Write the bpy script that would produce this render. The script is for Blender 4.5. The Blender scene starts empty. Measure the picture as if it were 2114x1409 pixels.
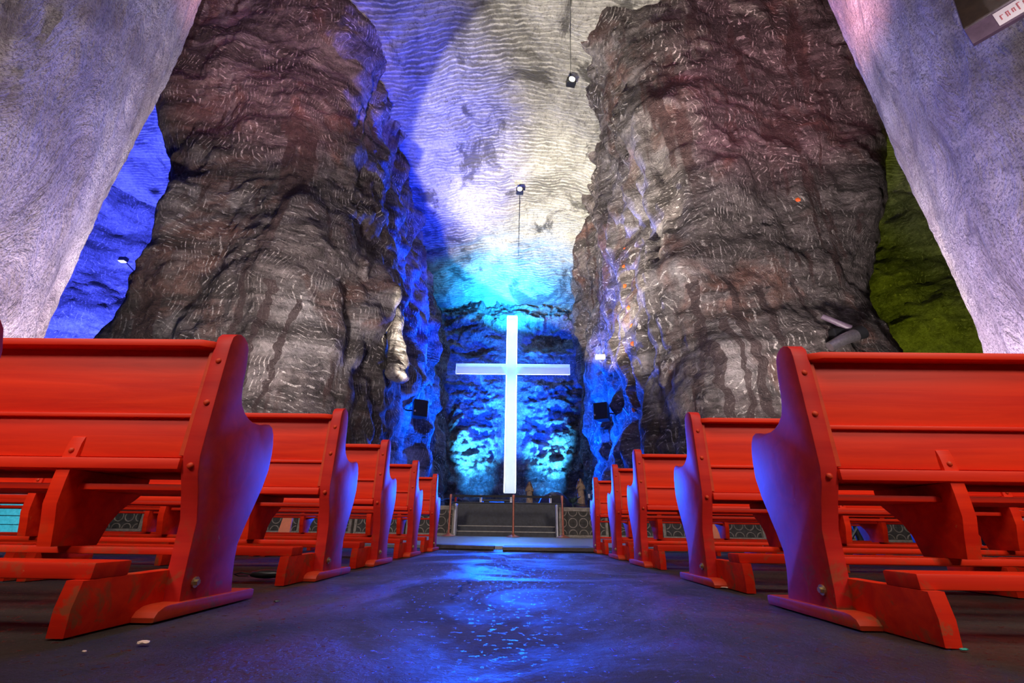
import bpy, bmesh, math, random
import numpy as np
from mathutils import Vector, Matrix, Euler
from mathutils.bvhtree import BVHTree

SC = bpy.context.scene
COL = SC.collection
random.seed(7)
PI = math.pi

# ------------------------------------------------------------------ camera
F_PX, PITCH, ROLL, YAW, CAM_H = 900.0, .4075, .0144, -.0156, .25
c_, s_ = math.cos(YAW), math.sin(YAW)
A = Vector((c_, -s_, 0)); FW = Vector((s_, c_, 0))
B = Vector((0, 0, math.cos(PITCH))) - math.sin(PITCH) * FW
FWD = math.cos(PITCH) * FW + Vector((0, 0, math.sin(PITCH)))
RT = math.cos(ROLL) * A + math.sin(ROLL) * B
UP = -math.sin(ROLL) * A + math.cos(ROLL) * B
cam_d = bpy.data.cameras.new('camera')
cam_d.sensor_width = 36; cam_d.lens = 36 * F_PX / 2114; cam_d.clip_start = .02; cam_d.clip_end = 300
cam = bpy.data.objects.new('camera', cam_d); COL.objects.link(cam)
M = Matrix((RT, UP, -FWD)).transposed().to_4x4(); M.translation = (0, 0, CAM_H)
cam.matrix_world = M
SC.camera = cam

# ------------------------------------------------------------------ colour management, world
vs = SC.view_settings
vs.view_transform = 'Standard'; vs.look = 'None'; vs.gamma = 1; vs.use_curve_mapping = False; vs.exposure = 0.0
SC.display_settings.display_device = 'sRGB'
w = bpy.data.worlds.new('cave_dark'); SC.world = w; w.use_nodes = True
w.node_tree.nodes['Background'].inputs[0].default_value = (.55, .45, .5, 1)
w.node_tree.nodes['Background'].inputs[1].default_value = .05

# ------------------------------------------------------------------ lights
def aim(o, tgt):
    o.rotation_euler = (Vector(tgt) - o.location).to_track_quat('-Z', 'Y').to_euler()
def spot(name, loc, tgt, col, power, deg=60, blend=.5, r=.15):
    d = bpy.data.lights.new(name, 'SPOT'); d.energy = power; d.color = col; d.spot_size = math.radians(deg)
    d.spot_blend = blend; d.shadow_soft_size = r
    o = bpy.data.objects.new(name, d); COL.objects.link(o); o.location = loc; aim(o, tgt); return o
def area(name, loc, tgt, col, power, sx=2, sy=2, spread=180):
    d = bpy.data.lights.new(name, 'AREA'); d.energy = power; d.color = col; d.shape = 'RECTANGLE'; d.size = sx; d.size_y = sy
    d.spread = math.radians(spread)
    o = bpy.data.objects.new(name, d); COL.objects.link(o); o.location = loc; aim(o, tgt); return o
BLUE = (.0, .075, 1.0); CYAN = (.02, .34, 1.0)
# altar chamber: floods at the foot of the back wall, and one over the cross
spot('altar_flood', (-4.6, 33.2, 1.8), (-2.9, 36.6, 7.6), (.05, .42, 1), 26000, 50, 1, .15)
spot('altar_flood', (3.7, 33.2, 1.8), (2.1, 36.6, 7.6), (.05, .42, 1), 26000, 50, 1, .15)
spot('altar_flood', (-4.2, 30.5, 2.0), (-3.2, 36.6, 4.0), (.03, .30, 1), 9000, 30, 1, .15)
spot('altar_flood', (3.4, 30.5, 2.0), (2.4, 36.6, 4.0), (.03, .30, 1), 9000, 30, 1, .15)
spot('crown_flood', (-.6, 34.4, 17.0), (-.6, 36.0, 22), (.012, .36, 1), 14000, 150, .8, .3)
spot('cross_wash', (-.6, 28, 2.5), (-.6, 36.5, 11.5), (0, .055, 1), 55000, 60, .9, .3)
area('nave_blue', (-.5, 31, 3.0), (-.5, 10, 2), BLUE, 2000, 5, 2, 75)
spot('nave_blue_left', (2.5, 31, 2.5), (-6, 25, 8), (.0, .075, 1), 130000, 58, .9, .4)
spot('nave_blue_right', (-3.5, 31, 2.5), (5, 25, 7), (.0, .075, 1), 130000, 58, .9, .4)
# warm white flood thrown on the ceiling
spot('ceiling_flood', (-4.3, 13.6, 1.0), (5.0, 24.0, 23), (1, .91, .74), 27000, 58, .10, .12)
spot('ceiling_fill_far', (-4.3, 13.8, 1.0), (1.2, 26.5, 23), (1, .92, .74), 52000, 33, .7, .12)  # second spot added beside the first to brighten the far ceiling
spot('right_rock_fill', (-3.6, 13.9, 1.2), (6.2, 17.5, 13.5), (1, .93, .84), 9000, 52, .9, .2)  # extra warm spot added to brighten the right inner rock
spot('ceiling_blue_left', (2.5, 27, 2.0), (-8.8, 22, 23), (0, .025, 1), 90000, 50, .8, .4)  # blue spot added to enrich the band along the left ceiling edge
spot('rock_tongue_flood', (3.4, 14.0, 1.1), (-4.8, 17.6, 7.6), (1, .92, .72), 26000, 9, .3, .05)
# room light on the pillars and pews
area('room_front', (0, -2.4, 8.2), (0, 5, 1.0), (1, .90, .82), 520, 7, 2.5)
spot('pew_light_left', (-3.6, -3.0, 4.0), (-4.1, 3, 0), (1, .90, .78), 880, 74, .4, .7)
spot('pew_light_right', (3.6, -3.0, 4.0), (4.1, 3, 0), (1, .90, .78), 880, 74, .4, .7)
area('pillar_white_left', (-5.6, 8.2, 1.0), (-10.5, 15, 15), (1, .88, .84), 620, 1.0, 1.0, 95)
area('pillar_white_right', (5.6, 8.2, 1.0), (10, 15, 15), (1, .88, .84), 620, 1.0, 1.0, 95)
spot('pillar_pink_left', (-4.5, 4, 9), (-12.6, 15, 22), (1, .42, .52), 9000, 42, 1, .5)
spot('pillar_pink_right', (4.5, 4, 8), (12.2, 15, 21), (1, .45, .56), 12000, 46, 1, .5)
spot('column_flood_left', (-6.2, 8.6, .25), (-9.3, 5.6, 9), (1, .78, .84), 2500, 100, .6, .15)
spot('column_flood_right', (6.2, 8.8, .25), (9.2, 5.8, 9), (1, .76, .88), 2500, 100, .6, .15)
spot('column_fill_left', (-2.6, 0, 2.5), (-9, 4, 9), (1, .80, .84), 330, 110, .9, .3)
spot('column_fill_right', (2.6, 0, 2.5), (9, 4, 9), (1, .80, .88), 330, 110, .9, .3)
spot('aisle_blue', (-22, 20, 1.5), (-28, 32, 13), (.06, .08, 1), 170000, 150, .8, .4)
spot('screen_cyan', (-11.6, 9.2, .25), (-12.6, 11.0, .9), (.05, .75, 1), 160, 120, .9, .1)
spot('platform_blue', (-.5, 20, 6.0), (-.1, 9.6, .05), (0, .28, 1), 900, 17, .9, .2)  # spot added to spill blue over the platform
spot('aisle_lamp', (-27.6, 25.4, 17.0), (-29.5, 28.5, 10), (.25, .55, 1), 2500, 110, .9, .1)
spot('aisle_green', (18.5, 13, .8), (25, 26, 18), (.50, .60, .02), 9000, 90, .9, .4)

# ------------------------------------------------------------------ helpers
def tag(o, label=None, cat=None, group=None, kind=None):
    if label: o['label'] = label
    if cat: o['category'] = cat
    if group: o['group'] = group
    if kind: o['kind'] = kind
    return o
def empty(name, loc, rz=0, **k):
    o = bpy.data.objects.new(name, None); COL.objects.link(o); o.location = loc; o.rotation_euler = (0, 0, rz)
    o.empty_display_size = .1
    return tag(o, **k)
def copy_tree(o, parent=None):
    c = o.copy(); COL.objects.link(c); c.parent = parent
    for ch in list(o.children): copy_tree(ch, c)
    return c
class MB:
    def __init__(s): s.bm = bmesh.new()
    def box(s, x0, x1, y0, y1, z0, z1, bev=0, mat=None):
        r = bmesh.ops.create_cube(s.bm, size=1)
        vv = r['verts']
        for v in vv:
            v.co = Vector(((x0 + x1) / 2 + v.co.x * (x1 - x0), (y0 + y1) / 2 + v.co.y * (y1 - y0), (z0 + z1) / 2 + v.co.z * (z1 - z0)))
        if mat is not None: bmesh.ops.transform(s.bm, matrix=mat, verts=vv)
        if bev:
            es = {e for v in vv for e in v.link_edges}
            bmesh.ops.bevel(s.bm, geom=list(es), offset=bev, segments=2, affect='EDGES', profile=.6)
        return s
    def prism(s, poly, x0, x1, bev=0, axis='X'):
        """poly: list of (a, b); extruded along axis. X: (y,z); Z: (x,y); Y: (x,z)"""
        def P(a, b, t): return {'X': (t, a, b), 'Z': (a, b, t), 'Y': (a, t, b)}[axis]
        v0 = [s.bm.verts.new(P(a, b, x0)) for a, b in poly]; v1 = [s.bm.verts.new(P(a, b, x1)) for a, b in poly]
        n = len(poly)
        fs = [s.bm.faces.new(v0), s.bm.faces.new(v1[::-1])]
        for i in range(n): fs.append(s.bm.faces.new((v0[i], v1[i], v1[(i + 1) % n], v0[(i + 1) % n])))
        bmesh.ops.recalc_face_normals(s.bm, faces=fs)
        if bev:
            es = [e for e in set(fs[0].edges) | set(fs[1].edges)]
            bmesh.ops.bevel(s.bm, geom=es, offset=bev, segments=2, affect='EDGES', profile=.6)
        return s
    def tube(s, pts, r, n=10, cap=True):
        pts = [Vector(p) for p in pts]
        rr = r if isinstance(r, (list, tuple)) else [r] * len(pts)
        rings = []
        t0 = (pts[1] - pts[0]).normalized()
        u = t0.orthogonal().normalized()
        for i, p in enumerate(pts):
            if i == 0: t = pts[1] - pts[0]
            elif i == len(pts) - 1: t = pts[-1] - pts[-2]
            else: t = pts[i + 1] - pts[i - 1]
            t.normalize(); u = (u - t * u.dot(t)).normalized(); v = t.cross(u)
            rings.append([s.bm.verts.new(p + (u * math.cos(a) + v * math.sin(a)) * rr[i]) for a in [2 * PI * k / n for k in range(n)]])
        for a, b in zip(rings, rings[1:]):
            for k in range(n): s.bm.faces.new((a[k], a[(k + 1) % n], b[(k + 1) % n], b[k]))
        if cap: s.bm.faces.new(rings[0][::-1]); s.bm.faces.new(rings[-1])
        return s
    def lathe(s, prof, c=(0, 0, 0), n=20, sx=1, sy=1):
        rings = []
        for r, z in prof:
            rings.append([s.bm.verts.new((c[0] + sx * r * math.cos(2 * PI * k / n), c[1] + sy * r * math.sin(2 * PI * k / n), c[2] + z)) for k in range(n)])
        for a, b in zip(rings, rings[1:]):
            for k in range(n): s.bm.faces.new((a[k], a[(k + 1) % n], b[(k + 1) % n], b[k]))
        s.bm.faces.new(rings[0][::-1]); s.bm.faces.new(rings[-1])
        return s
    def ball(s, c, r, sc=(1, 1, 1), n=12):
        q = bmesh.ops.create_uvsphere(s.bm, u_segments=n, v_segments=max(6, n * 2 // 3), radius=r)
        for v in q['verts']: v.co = Vector((c[0] + v.co.x * sc[0], c[1] + v.co.y * sc[1], c[2] + v.co.z * sc[2]))
        return s
    def build(s, name, mat, parent=None, smooth=False, loc=None, rot=None):
        me = bpy.data.meshes.new(name); s.bm.to_mesh(me); s.bm.free()
        if smooth is True:
            for p in me.polygons: p.use_smooth = True
        elif smooth:
            for p in me.polygons: p.use_smooth = True
            me.set_sharp_from_angle(angle=math.radians(smooth))
        me.materials.append(mat)
        o = bpy.data.objects.new(name, me); COL.objects.link(o); o.parent = parent
        if loc is not None: o.location = loc
        if rot is not None: o.rotation_euler = rot
        return o
def ico(c, r, sc=(1, 1, 1), sub=2, jit=0, seed=0):
    m = MB(); q = bmesh.ops.create_icosphere(m.bm, subdivisions=sub, radius=r); rnd = random.Random(seed)
    for v in q['verts']:
        k = 1 + rnd.uniform(-jit, jit)
        v.co = Vector((c[0] + v.co.x * sc[0] * k, c[1] + v.co.y * sc[1] * k, c[2] + v.co.z * sc[2] * k))
    return m

# numpy gradient noise
_rng = np.random.RandomState(3)
_P = _rng.permutation(256); _P = np.concatenate([_P, _P, _P])
_G = _rng.normal(size=(256, 3)); _G /= np.linalg.norm(_G, axis=1)[:, None]
def pn(p):
    i = np.floor(p).astype(int); f = p - i; i &= 255
    u = f * f * f * (f * (f * 6 - 15) + 10)
    out = 0
    for dx in (0, 1):
        for dy in (0, 1):
            for dz in (0, 1):
                h = _P[_P[_P[(i[..., 0] + dx) & 255] + ((i[..., 1] + dy) & 255)] + ((i[..., 2] + dz) & 255)]
                g = _G[h]; d = f - np.array([dx, dy, dz])
                wgt = (u[..., 0] if dx else 1 - u[..., 0]) * (u[..., 1] if dy else 1 - u[..., 1]) * (u[..., 2] if dz else 1 - u[..., 2])
                out = out + wgt * (g * d).sum(-1)
    return out
def fbm(p, sc, octv=4, seed=0, ridge=False, gain=.5):
    sc = np.array(sc, float) if np.ndim(sc) else np.array([sc] * 3, float)
    out = 0; a = 1; q = p / sc + seed * 17.31
    for k in range(octv):
        n = pn(q)
        out = out + a * ((1 - 2 * np.abs(n) * 1.6 - .4) if ridge else n * 1.6)
        a *= gain; q = q * 2.03 + 5.7
    return out
def grid_mesh(name, P3, mat, smooth=True, mask=None, flip=False):
    nu, nv = P3.shape[:2]
    idx = np.arange(nu * nv).reshape(nu, nv)
    q = np.stack([idx[:-1, :-1], idx[1:, :-1], idx[1:, 1:], idx[:-1, 1:]], -1).reshape(-1, 4)
    if flip: q = q[:, ::-1]
    if mask is not None: q = q[mask.reshape(-1)]
    me = bpy.data.meshes.new(name)
    me.vertices.add(nu * nv); me.vertices.foreach_set('co', P3.reshape(-1).astype(np.float32))
    me.loops.add(q.size); me.loops.foreach_set('vertex_index', q.reshape(-1).astype(np.int32))
    me.polygons.add(len(q)); me.polygons.foreach_set('loop_start', np.arange(0, q.size, 4, dtype=np.int32))
    me.update(calc_edges=True); me.validate()
    me.polygons.foreach_set('use_smooth', np.full(len(me.polygons), smooth))
    me.materials.append(mat)
    o = bpy.data.objects.new(name, me); COL.objects.link(o)
    return o
def normals_of(P):
    du = np.gradient(P, axis=0); dv = np.gradient(P, axis=1)
    n = np.cross(du, dv); return n / (np.linalg.norm(n, axis=-1, keepdims=True) + 1e-9)

# ------------------------------------------------------------------ materials
def newmat(name):
    m = bpy.data.materials.new(name); m.use_nodes = True
    nt = m.node_tree; b = nt.nodes['Principled BSDF']; return m, nt, b
def N(nt, typ, **k):
    n = nt.nodes.new(typ)
    for a, v in k.items():
        if a.startswith('i_'):
            key = a[2:]; key = int(key) if key.isdigit() else key.replace('_', ' ')
            n.inputs[key].default_value = v
        else: setattr(n, a, v)
    return n
def ramp(nt, src, stops):
    r = nt.nodes.new('ShaderNodeValToRGB'); cr = r.color_ramp
    while len(cr.elements) < len(stops): cr.elements.new(.5)
    for e, (p, c) in zip(cr.elements, stops):
        e.position = p; e.color = (c if isinstance(c, tuple) else (c, c, c)) + ((1,) if not isinstance(c, tuple) or len(c) == 3 else ())
    nt.links.new(src, r.inputs[0]); return r.outputs[0]
def mix(nt, fac, a, b, mode='MIX'):
    n = nt.nodes.new('ShaderNodeMix'); n.data_type = 'RGBA'; n.blend_type = mode
    for sock, val in ((n.inputs[0], fac), (n.inputs[6], a), (n.inputs[7], b)):
        if hasattr(val, 'links'): nt.links.new(val, sock)
        else: sock.default_value = val if not isinstance(val, tuple) else val + (1,)
    return n.outputs[2]
def math_(nt, op, a, b=None, clamp=False):
    n = nt.nodes.new('ShaderNodeMath'); n.operation = op; n.use_clamp = clamp
    for k, v in enumerate((a, b)):
        if v is None: continue
        if hasattr(v, 'links'): nt.links.new(v, n.inputs[k])
        else: n.inputs[k].default_value = v
    return n.outputs[0]
def mapping(nt, src, scale=(1, 1, 1), rot=(0, 0, 0), loc=(0, 0, 0)):
    n = N(nt, 'ShaderNodeMapping'); n.inputs['Scale'].default_value = scale; n.inputs['Rotation'].default_value = rot
    n.inputs['Location'].default_value = loc; nt.links.new(src, n.inputs[0]); return n.outputs[0]
def noise(nt, vec, scale, det=4, rough=.5, dist=0, out=0):
    n = N(nt, 'ShaderNodeTexNoise'); n.inputs['Scale'].default_value = scale; n.inputs['Detail'].default_value = det
    n.inputs['Roughness'].default_value = rough; n.inputs['Distortion'].default_value = dist
    nt.links.new(vec, n.inputs['Vector']); return n.outputs[out]
def bump(nt, b, h, strength=.5, dist=.05, prev=None):
    n = N(nt, 'ShaderNodeBump'); n.inputs['Strength'].default_value = strength; n.inputs['Distance'].default_value = dist
    nt.links.new(h, n.inputs['Height'])
    if prev is not None: nt.links.new(prev, n.inputs['Normal'])
    return n.outputs[0]

def rock_mat(name, dark, mid, light, mark_scale=5.5, mark_col=(.74, .67, .63), mark_amt=1.0,
             big=.12, tint=None, rough=.8, bump_s=.9, streaks=0, stains=()):
    m, nt, b = newmat(name)
    geo = N(nt, 'ShaderNodeNewGeometry'); pos = geo.outputs['Position']
    n1 = noise(nt, pos, big, 6, .6, .6)
    n2 = noise(nt, mapping(nt, pos, (1, 1, 2.6)), .9, 8, .65, .8)
    base = mix(nt, ramp(nt, n2, [(.36, 0.0), (.62, 1.0)]), dark, mid)
    base = mix(nt, ramp(nt, n1, [(.50, 0.0), (.66, 1.0)]), base, light)
    if tint:
        base = mix(nt, ramp(nt, noise(nt, pos, .22, 4, .6, 1.0), [(.54, 0.0), (.64, .6)]), base, tint)
    # pick marks: short strokes in fans, one family upright and one lying
    def strokes(axis, freq, brk, seed):
        wob = N(nt, 'ShaderNodeVectorMath', operation='MULTIPLY_ADD')
        cn = N(nt, 'ShaderNodeTexNoise'); cn.inputs['Scale'].default_value = .35; cn.inputs['Detail'].default_value = 2
        nt.links.new(mapping(nt, pos, loc=(seed, 0, 0)), cn.inputs['Vector'])
        nt.links.new(cn.outputs['Color'], wob.inputs[0]); wob.inputs[1].default_value = (2.4, 2.4, 2.4); nt.links.new(pos, wob.inputs[2])
        dt = N(nt, 'ShaderNodeVectorMath', operation='DOT_PRODUCT'); nt.links.new(wob.outputs[0], dt.inputs[0]); dt.inputs[1].default_value = axis
        w_ = math_(nt, 'SINE', math_(nt, 'MULTIPLY', dt.outputs['Value'], freq))
        br = noise(nt, mapping(nt, wob.outputs[0], brk), 1.0, 2, .5)
        return math_(nt, 'MULTIPLY', ramp(nt, w_, [(.55, 0.0), (.85, 1.0)]), ramp(nt, br, [(.48, 0.0), (.55, 1.0)]))
    up_ = strokes((1, .8, .12), 34 * mark_scale / 5.5, (5, 5, 4), 0)
    ly_ = strokes((.25, .15, 1), 30 * mark_scale / 5.5, (4.5, 4.5, 6), 9)
    sel = ramp(nt, noise(nt, pos, .30, 3, .6, .8), [(.42, 0.0), (.46, 1.0)])
    marks = math_(nt, 'ADD', math_(nt, 'MULTIPLY', up_, sel), math_(nt, 'MULTIPLY', ly_, math_(nt, 'SUBTRACT', 1.0, sel)))
    patch = ramp(nt, noise(nt, mapping(nt, pos, (1, 1, 1.4)), .38, 5, .65, .6), [(.40, .12), (.60, 1.0)])
    strata = ramp(nt, noise(nt, mapping(nt, pos, (.12, .12, 1.0)), .9, 6, .7, .6), [(.40, .9), (.52, 0.0)])
    base = mix(nt, strata, base, dark)
    fine = noise(nt, pos, 22, 4, .7)
    fac = math_(nt, 'MULTIPLY', math_(nt, 'MULTIPLY', marks, patch), math_(nt, 'MULTIPLY', ramp(nt, fine, [(.40, .10), (.56, 1.0)]), mark_amt))
    base = mix(nt, fac, base, mark_col)
    if streaks:  # damp brown runs down the face
        sn = noise(nt, mapping(nt, pos, (1.1, 1.1, .10)), 1.0, 3, .6, .25)
        sf = math_(nt, 'MULTIPLY', ramp(nt, sn, [(.56, 0.0), (.60, 1.0)]), ramp(nt, noise(nt, pos, .16, 2), [(.42, 0.0), (.56, 1.0)]))
        base = mix(nt, math_(nt, 'MULTIPLY', sf, streaks), base, (.065, .036, .034))
    gm = ramp(nt, noise(nt, pos, 6, 10, .85), [(.34, .45), (.50, 1.0), (.66, 1.5)])
    base = mix(nt, 1.0, base, gm, 'MULTIPLY')
    for (sx, z0, z1, sw, lean) in stains:
        sp_ = N(nt, 'ShaderNodeSeparateXYZ'); nt.links.new(pos, sp_.inputs[0])
        wb = math_(nt, 'MULTIPLY', math_(nt, 'SUBTRACT', noise(nt, mapping(nt, pos, (.2, .2, 1), loc=(sx, 0, 0)), .9, 3, .6), .5), .9)
        xx = math_(nt, 'ADD', math_(nt, 'SUBTRACT', sp_.outputs['X'], sx), math_(nt, 'ADD', wb, math_(nt, 'MULTIPLY', math_(nt, 'SUBTRACT', sp_.outputs['Z'], z1), lean)))
        m1 = math_(nt, 'LESS_THAN', math_(nt, 'ABSOLUTE', xx), math_(nt, 'MULTIPLY', ramp(nt, noise(nt, pos, 1.5, 3), [(.3, .5), (.7, 1.2)]), sw))
        m2 = math_(nt, 'MULTIPLY', math_(nt, 'GREATER_THAN', sp_.outputs['Z'], z0), math_(nt, 'LESS_THAN', sp_.outputs['Z'], z1))
        m3 = math_(nt, 'MULTIPLY', m2, math_(nt, 'LESS_THAN', sp_.outputs['Y'], 17.0))
        base = mix(nt, math_(nt, 'MULTIPLY', math_(nt, 'MULTIPLY', m1, m3), .85), base, (.050, .030, .030))
    # crystal speckle and dark pits
    sp = ramp(nt, noise(nt, pos, 9, 6, .8), [(.60, 0.0), (.70, .7)])
    base = mix(nt, math_(nt, 'MULTIPLY', sp, ramp(nt, n2, [(.3, 0.0), (.5, .9)])), base, mark_col)
    pits = ramp(nt, noise(nt, mapping(nt, pos, (1, 1, 1.8)), 1.7, 7, .72, .4), [(.30, 0.85), (.40, 0.0)])
    base = mix(nt, pits, base, (.014, .012, .014))
    nt.links.new(base, b.inputs['Base Color'])
    b.inputs['Roughness'].default_value = rough
    b.inputs['Specular IOR Level'].default_value = .35
    h1 = noise(nt, pos, 3.2, 8, .68, .5)
    nb = bump(nt, b, h1, bump_s, .22)
    nb = bump(nt, b, fine, .5, .03, nb)
    nb = bump(nt, b, marks, .6, .04, nb)
    nt.links.new(nb, b.inputs['Normal'])
    return m

STL = [(-9.8, 3.5, 9.0, .16, -.15), (-8.8, 3.0, 8.4, .20, -.12), (-8.0, 3.5, 7.9, .12, -.10)]
STR = [(6.6, 3.6, 9.0, .18, .02), (7.85, 3.4, 9.2, .20, .04), (7.4, 3.0, 7.3, .13, .03), (9.0, 3.6, 8.8, .18, -.03), (10.5, 5.0, 9.2, .11, .03)]
PILLAR = rock_mat('pillar_rock', (.045, .036, .034), (.19, .155, .15), (.37, .335, .33), tint=(.20, .085, .06), streaks=.9, stains=STL)
PILLAR_R = rock_mat('pillar_rock_right', (.045, .036, .034), (.19, .155, .15), (.37, .335, .33), tint=(.20, .085, .06), streaks=.9, stains=STR)
ALTAR_ROCK = rock_mat('altar_rock', (.16, .16, .165), (.36, .35, .35), (.60, .58, .58), mark_scale=3, big=.25, bump_s=1.7)
AISLE_ROCK = rock_mat('aisle_rock', (.12, .12, .12), (.34, .33, .32), (.50, .48, .45), mark_scale=3, big=.15, bump_s=1.0)

def ceiling_mat():
    m, nt, b = newmat('ceiling_rock')
    pos = N(nt, 'ShaderNodeNewGeometry').outputs['Position']
    wv = N(nt, 'ShaderNodeTexWave'); wv.wave_type = 'BANDS'; wv.bands_direction = 'Y'
    wv.inputs['Scale'].default_value = 1.35; wv.inputs['Distortion'].default_value = 5.0; wv.inputs['Detail'].default_value = 3
    wv.inputs['Detail Scale'].default_value = .55; wv.inputs['Detail Roughness'].default_value = .6
    nt.links.new(pos, wv.inputs['Vector'])
    ridges = ramp(nt, wv.outputs[0], [(.25, 0.0), (.85, 1.0)])
    brk = ramp(nt, noise(nt, mapping(nt, pos, (.5, 1.6, 1)), 2.6, 5, .7), [(.38, .1), (.6, 1.0)])
    n1 = noise(nt, pos, .16, 6, .62, 1.2)
    base = mix(nt, ramp(nt, n1, [(.36, 0.0), (.60, 1.0)]), (.13, .125, .115), (.48, .465, .42))
    base = mix(nt, math_(nt, 'MULTIPLY', math_(nt, 'MULTIPLY', ridges, brk), .65), base, (.74, .71, .64))
    dk = ramp(nt, noise(nt, pos, .21, 8, .72, .9, 0), [(.40, .92), (.47, 0.0)])
    base = mix(nt, dk, base, (.07, .065, .06))
    sp = ramp(nt, noise(nt, pos, 5, 9, .85), [(.36, .85), (.50, 0.0)])
    base = mix(nt, sp, base, (.09, .085, .08))
    nt.links.new(base, b.inputs['Base Color']); b.inputs['Roughness'].default_value = .85
    nb = bump(nt, b, ridges, .55, .09)
    nb = bump(nt, b, noise(nt, pos, 2.6, 8, .7, .4), .8, .2, nb)
    nt.links.new(nb, b.inputs['Normal'])
    return m
CEIL = ceiling_mat()

def column_mat(sg=1):
    m, nt, b = newmat('column_plaster')
    pos = N(nt, 'ShaderNodeNewGeometry').outputs['Position']
    st = noise(nt, mapping(nt, pos, (.5, .5, .5), (.0, .0, 0)), 1.0, 6, .65, 1.2)
    base = mix(nt, ramp(nt, st, [(.32, 0.0), (.60, 1.0)]), (.36, .30, .33), (.66, .60, .62))
    gr = ramp(nt, noise(nt, pos, 26, 5, .75), [(.40, .85), (.52, 0.0)])
    dg = noise(nt, mapping(nt, pos, (.9, .9, .34), (.35 * sg, .35, 0)), 1.3, 7, .72, .7)
    base = mix(nt, ramp(nt, dg, [(.36, .75), (.46, 0.0)]), base, (.17, .14, .18))  # shade of the diagonal grooves put into the colour
    base = mix(nt, gr, base, (.20, .16, .19))
    nt.links.new(base, b.inputs['Base Color']); b.inputs['Roughness'].default_value = .8
    nb = bump(nt, b, noise(nt, pos, 16, 6, .7), .9, .05)
    nb = bump(nt, b, dg, 1.0, .38, nb)
    nt.links.new(nb, b.inputs['Normal'])
    return m
COLUMN = column_mat(1); COLUMN_R = column_mat(-1)

def floor_mat():
    m, nt, b = newmat('floor_asphalt')
    pos = N(nt, 'ShaderNodeNewGeometry').outputs['Position']
    n1 = noise(nt, mapping(nt, pos, (.8, 1.2, 1)), 1.3, 7, .65, .8)
    base = mix(nt, ramp(nt, n1, [(.35, 0.0), (.65, 1.0)]), (.022, .015, .010), (.060, .043, .033))
    fine = noise(nt, pos, 140, 4, .7)
    base = mix(nt, ramp(nt, fine, [(.60, 0.0), (.72, .5)]), base, (.11, .10, .10))
    sx_ = N(nt, 'ShaderNodeSeparateXYZ'); nt.links.new(pos, sx_.inputs[0])
    wob_ = math_(nt, 'MULTIPLY', math_(nt, 'SUBTRACT', noise(nt, pos, 4, 4), .5), .16)
    ck = math_(nt, 'LESS_THAN', math_(nt, 'ABSOLUTE', math_(nt, 'ADD', math_(nt, 'ADD', sx_.outputs['X'], .255), wob_)), .007)
    ck = math_(nt, 'MULTIPLY', ck, math_(nt, 'MULTIPLY', math_(nt, 'GREATER_THAN', sx_.outputs['Y'], 1.95), math_(nt, 'LESS_THAN', sx_.outputs['Y'], 3.1)))
    dust = ramp(nt, noise(nt, pos, 4.0, 6, .75), [(.66, 0.0), (.74, .5)])
    base = mix(nt, dust, base, (.16, .14, .13))
    base = mix(nt, ck, base, (.002, .002, .002))
    nt.links.new(base, b.inputs['Base Color'])
    wet = ramp(nt, noise(nt, mapping(nt, pos, (1.1, .8, 1)), 1.1, 6, .62, .9), [(.42, .36), (.56, .85)])
    spk = ramp(nt, noise(nt, pos, 38, 3, .6), [(.60, 0.0), (.66, 1.0)])
    wet = mix(nt, spk, wet, (.16, .16, .16))
    nt.links.new(wet, b.inputs['Roughness']); b.inputs['Specular IOR Level'].default_value = .33
    nb = bump(nt, b, noise(nt, pos, 75, 5, .7), 1.0, .010)
    nb = bump(nt, b, noise(nt, pos, 6, 5, .6), .45, .03, nb)
    nt.links.new(nb, b.inputs['Normal'])
    return m
FLOOR = floor_mat()

def pew_mat(name, c0, c1, worn=True):
    m, nt, b = newmat(name)
    tc = N(nt, 'ShaderNodeTexCoord'); obj = tc.outputs['Object']
    pos = N(nt, 'ShaderNodeNewGeometry').outputs['Position']
    g = noise(nt, mapping(nt, obj, (.6, 9, 9)), 2.0, 5, .6, .5)
    base = mix(nt, ramp(nt, g, [(.34, 0.0), (.66, 1.0)]), c0, c1)
    if worn:
        sep = N(nt, 'ShaderNodeSeparateXYZ'); nt.links.new(pos, sep.inputs[0])
        low = ramp(nt, sep.outputs['Z'], [(.02, 1.0), (.30, 0.0)])
        wn = ramp(nt, noise(nt, pos, 11, 6, .7, .6), [(.54, 0.0), (.63, 1.0)])
        base = mix(nt, math_(nt, 'MULTIPLY', math_(nt, 'MULTIPLY', low, wn), .75), base, (.20, .095, .035))
        ch = ramp(nt, noise(nt, pos, 30, 4, .7, .6), [(.70, 0.0), (.74, .8)])
        base = mix(nt, math_(nt, 'MULTIPLY', ch, ramp(nt, sep.outputs['Z'], [(.02, .8), (.5, .15)])), base, (.55, .30, .12))
    nt.links.new(base, b.inputs['Base Color'])
    b.inputs['Roughness'].default_value = .50; b.inputs['Specular IOR Level'].default_value = .22
    b.inputs['Coat Weight'].default_value = .0; b.inputs['Coat Roughness'].default_value = .25
    nt.links.new(bump(nt, b, g, .08, .01), b.inputs['Normal'])
    return m
PEW = pew_mat('pew_red', (.60, .014, .003), (.80, .032, .004))
PEW_EDGE = pew_mat('pew_red_edge', (.50, .035, .010), (.60, .050, .012))
PEW_END_BLUE_LIT = pew_mat('pew_red_end_blue_lit', (.48, .014, .012), (.60, .024, .014))  # same red paint, blue raised in the colour for the altar light

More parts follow.
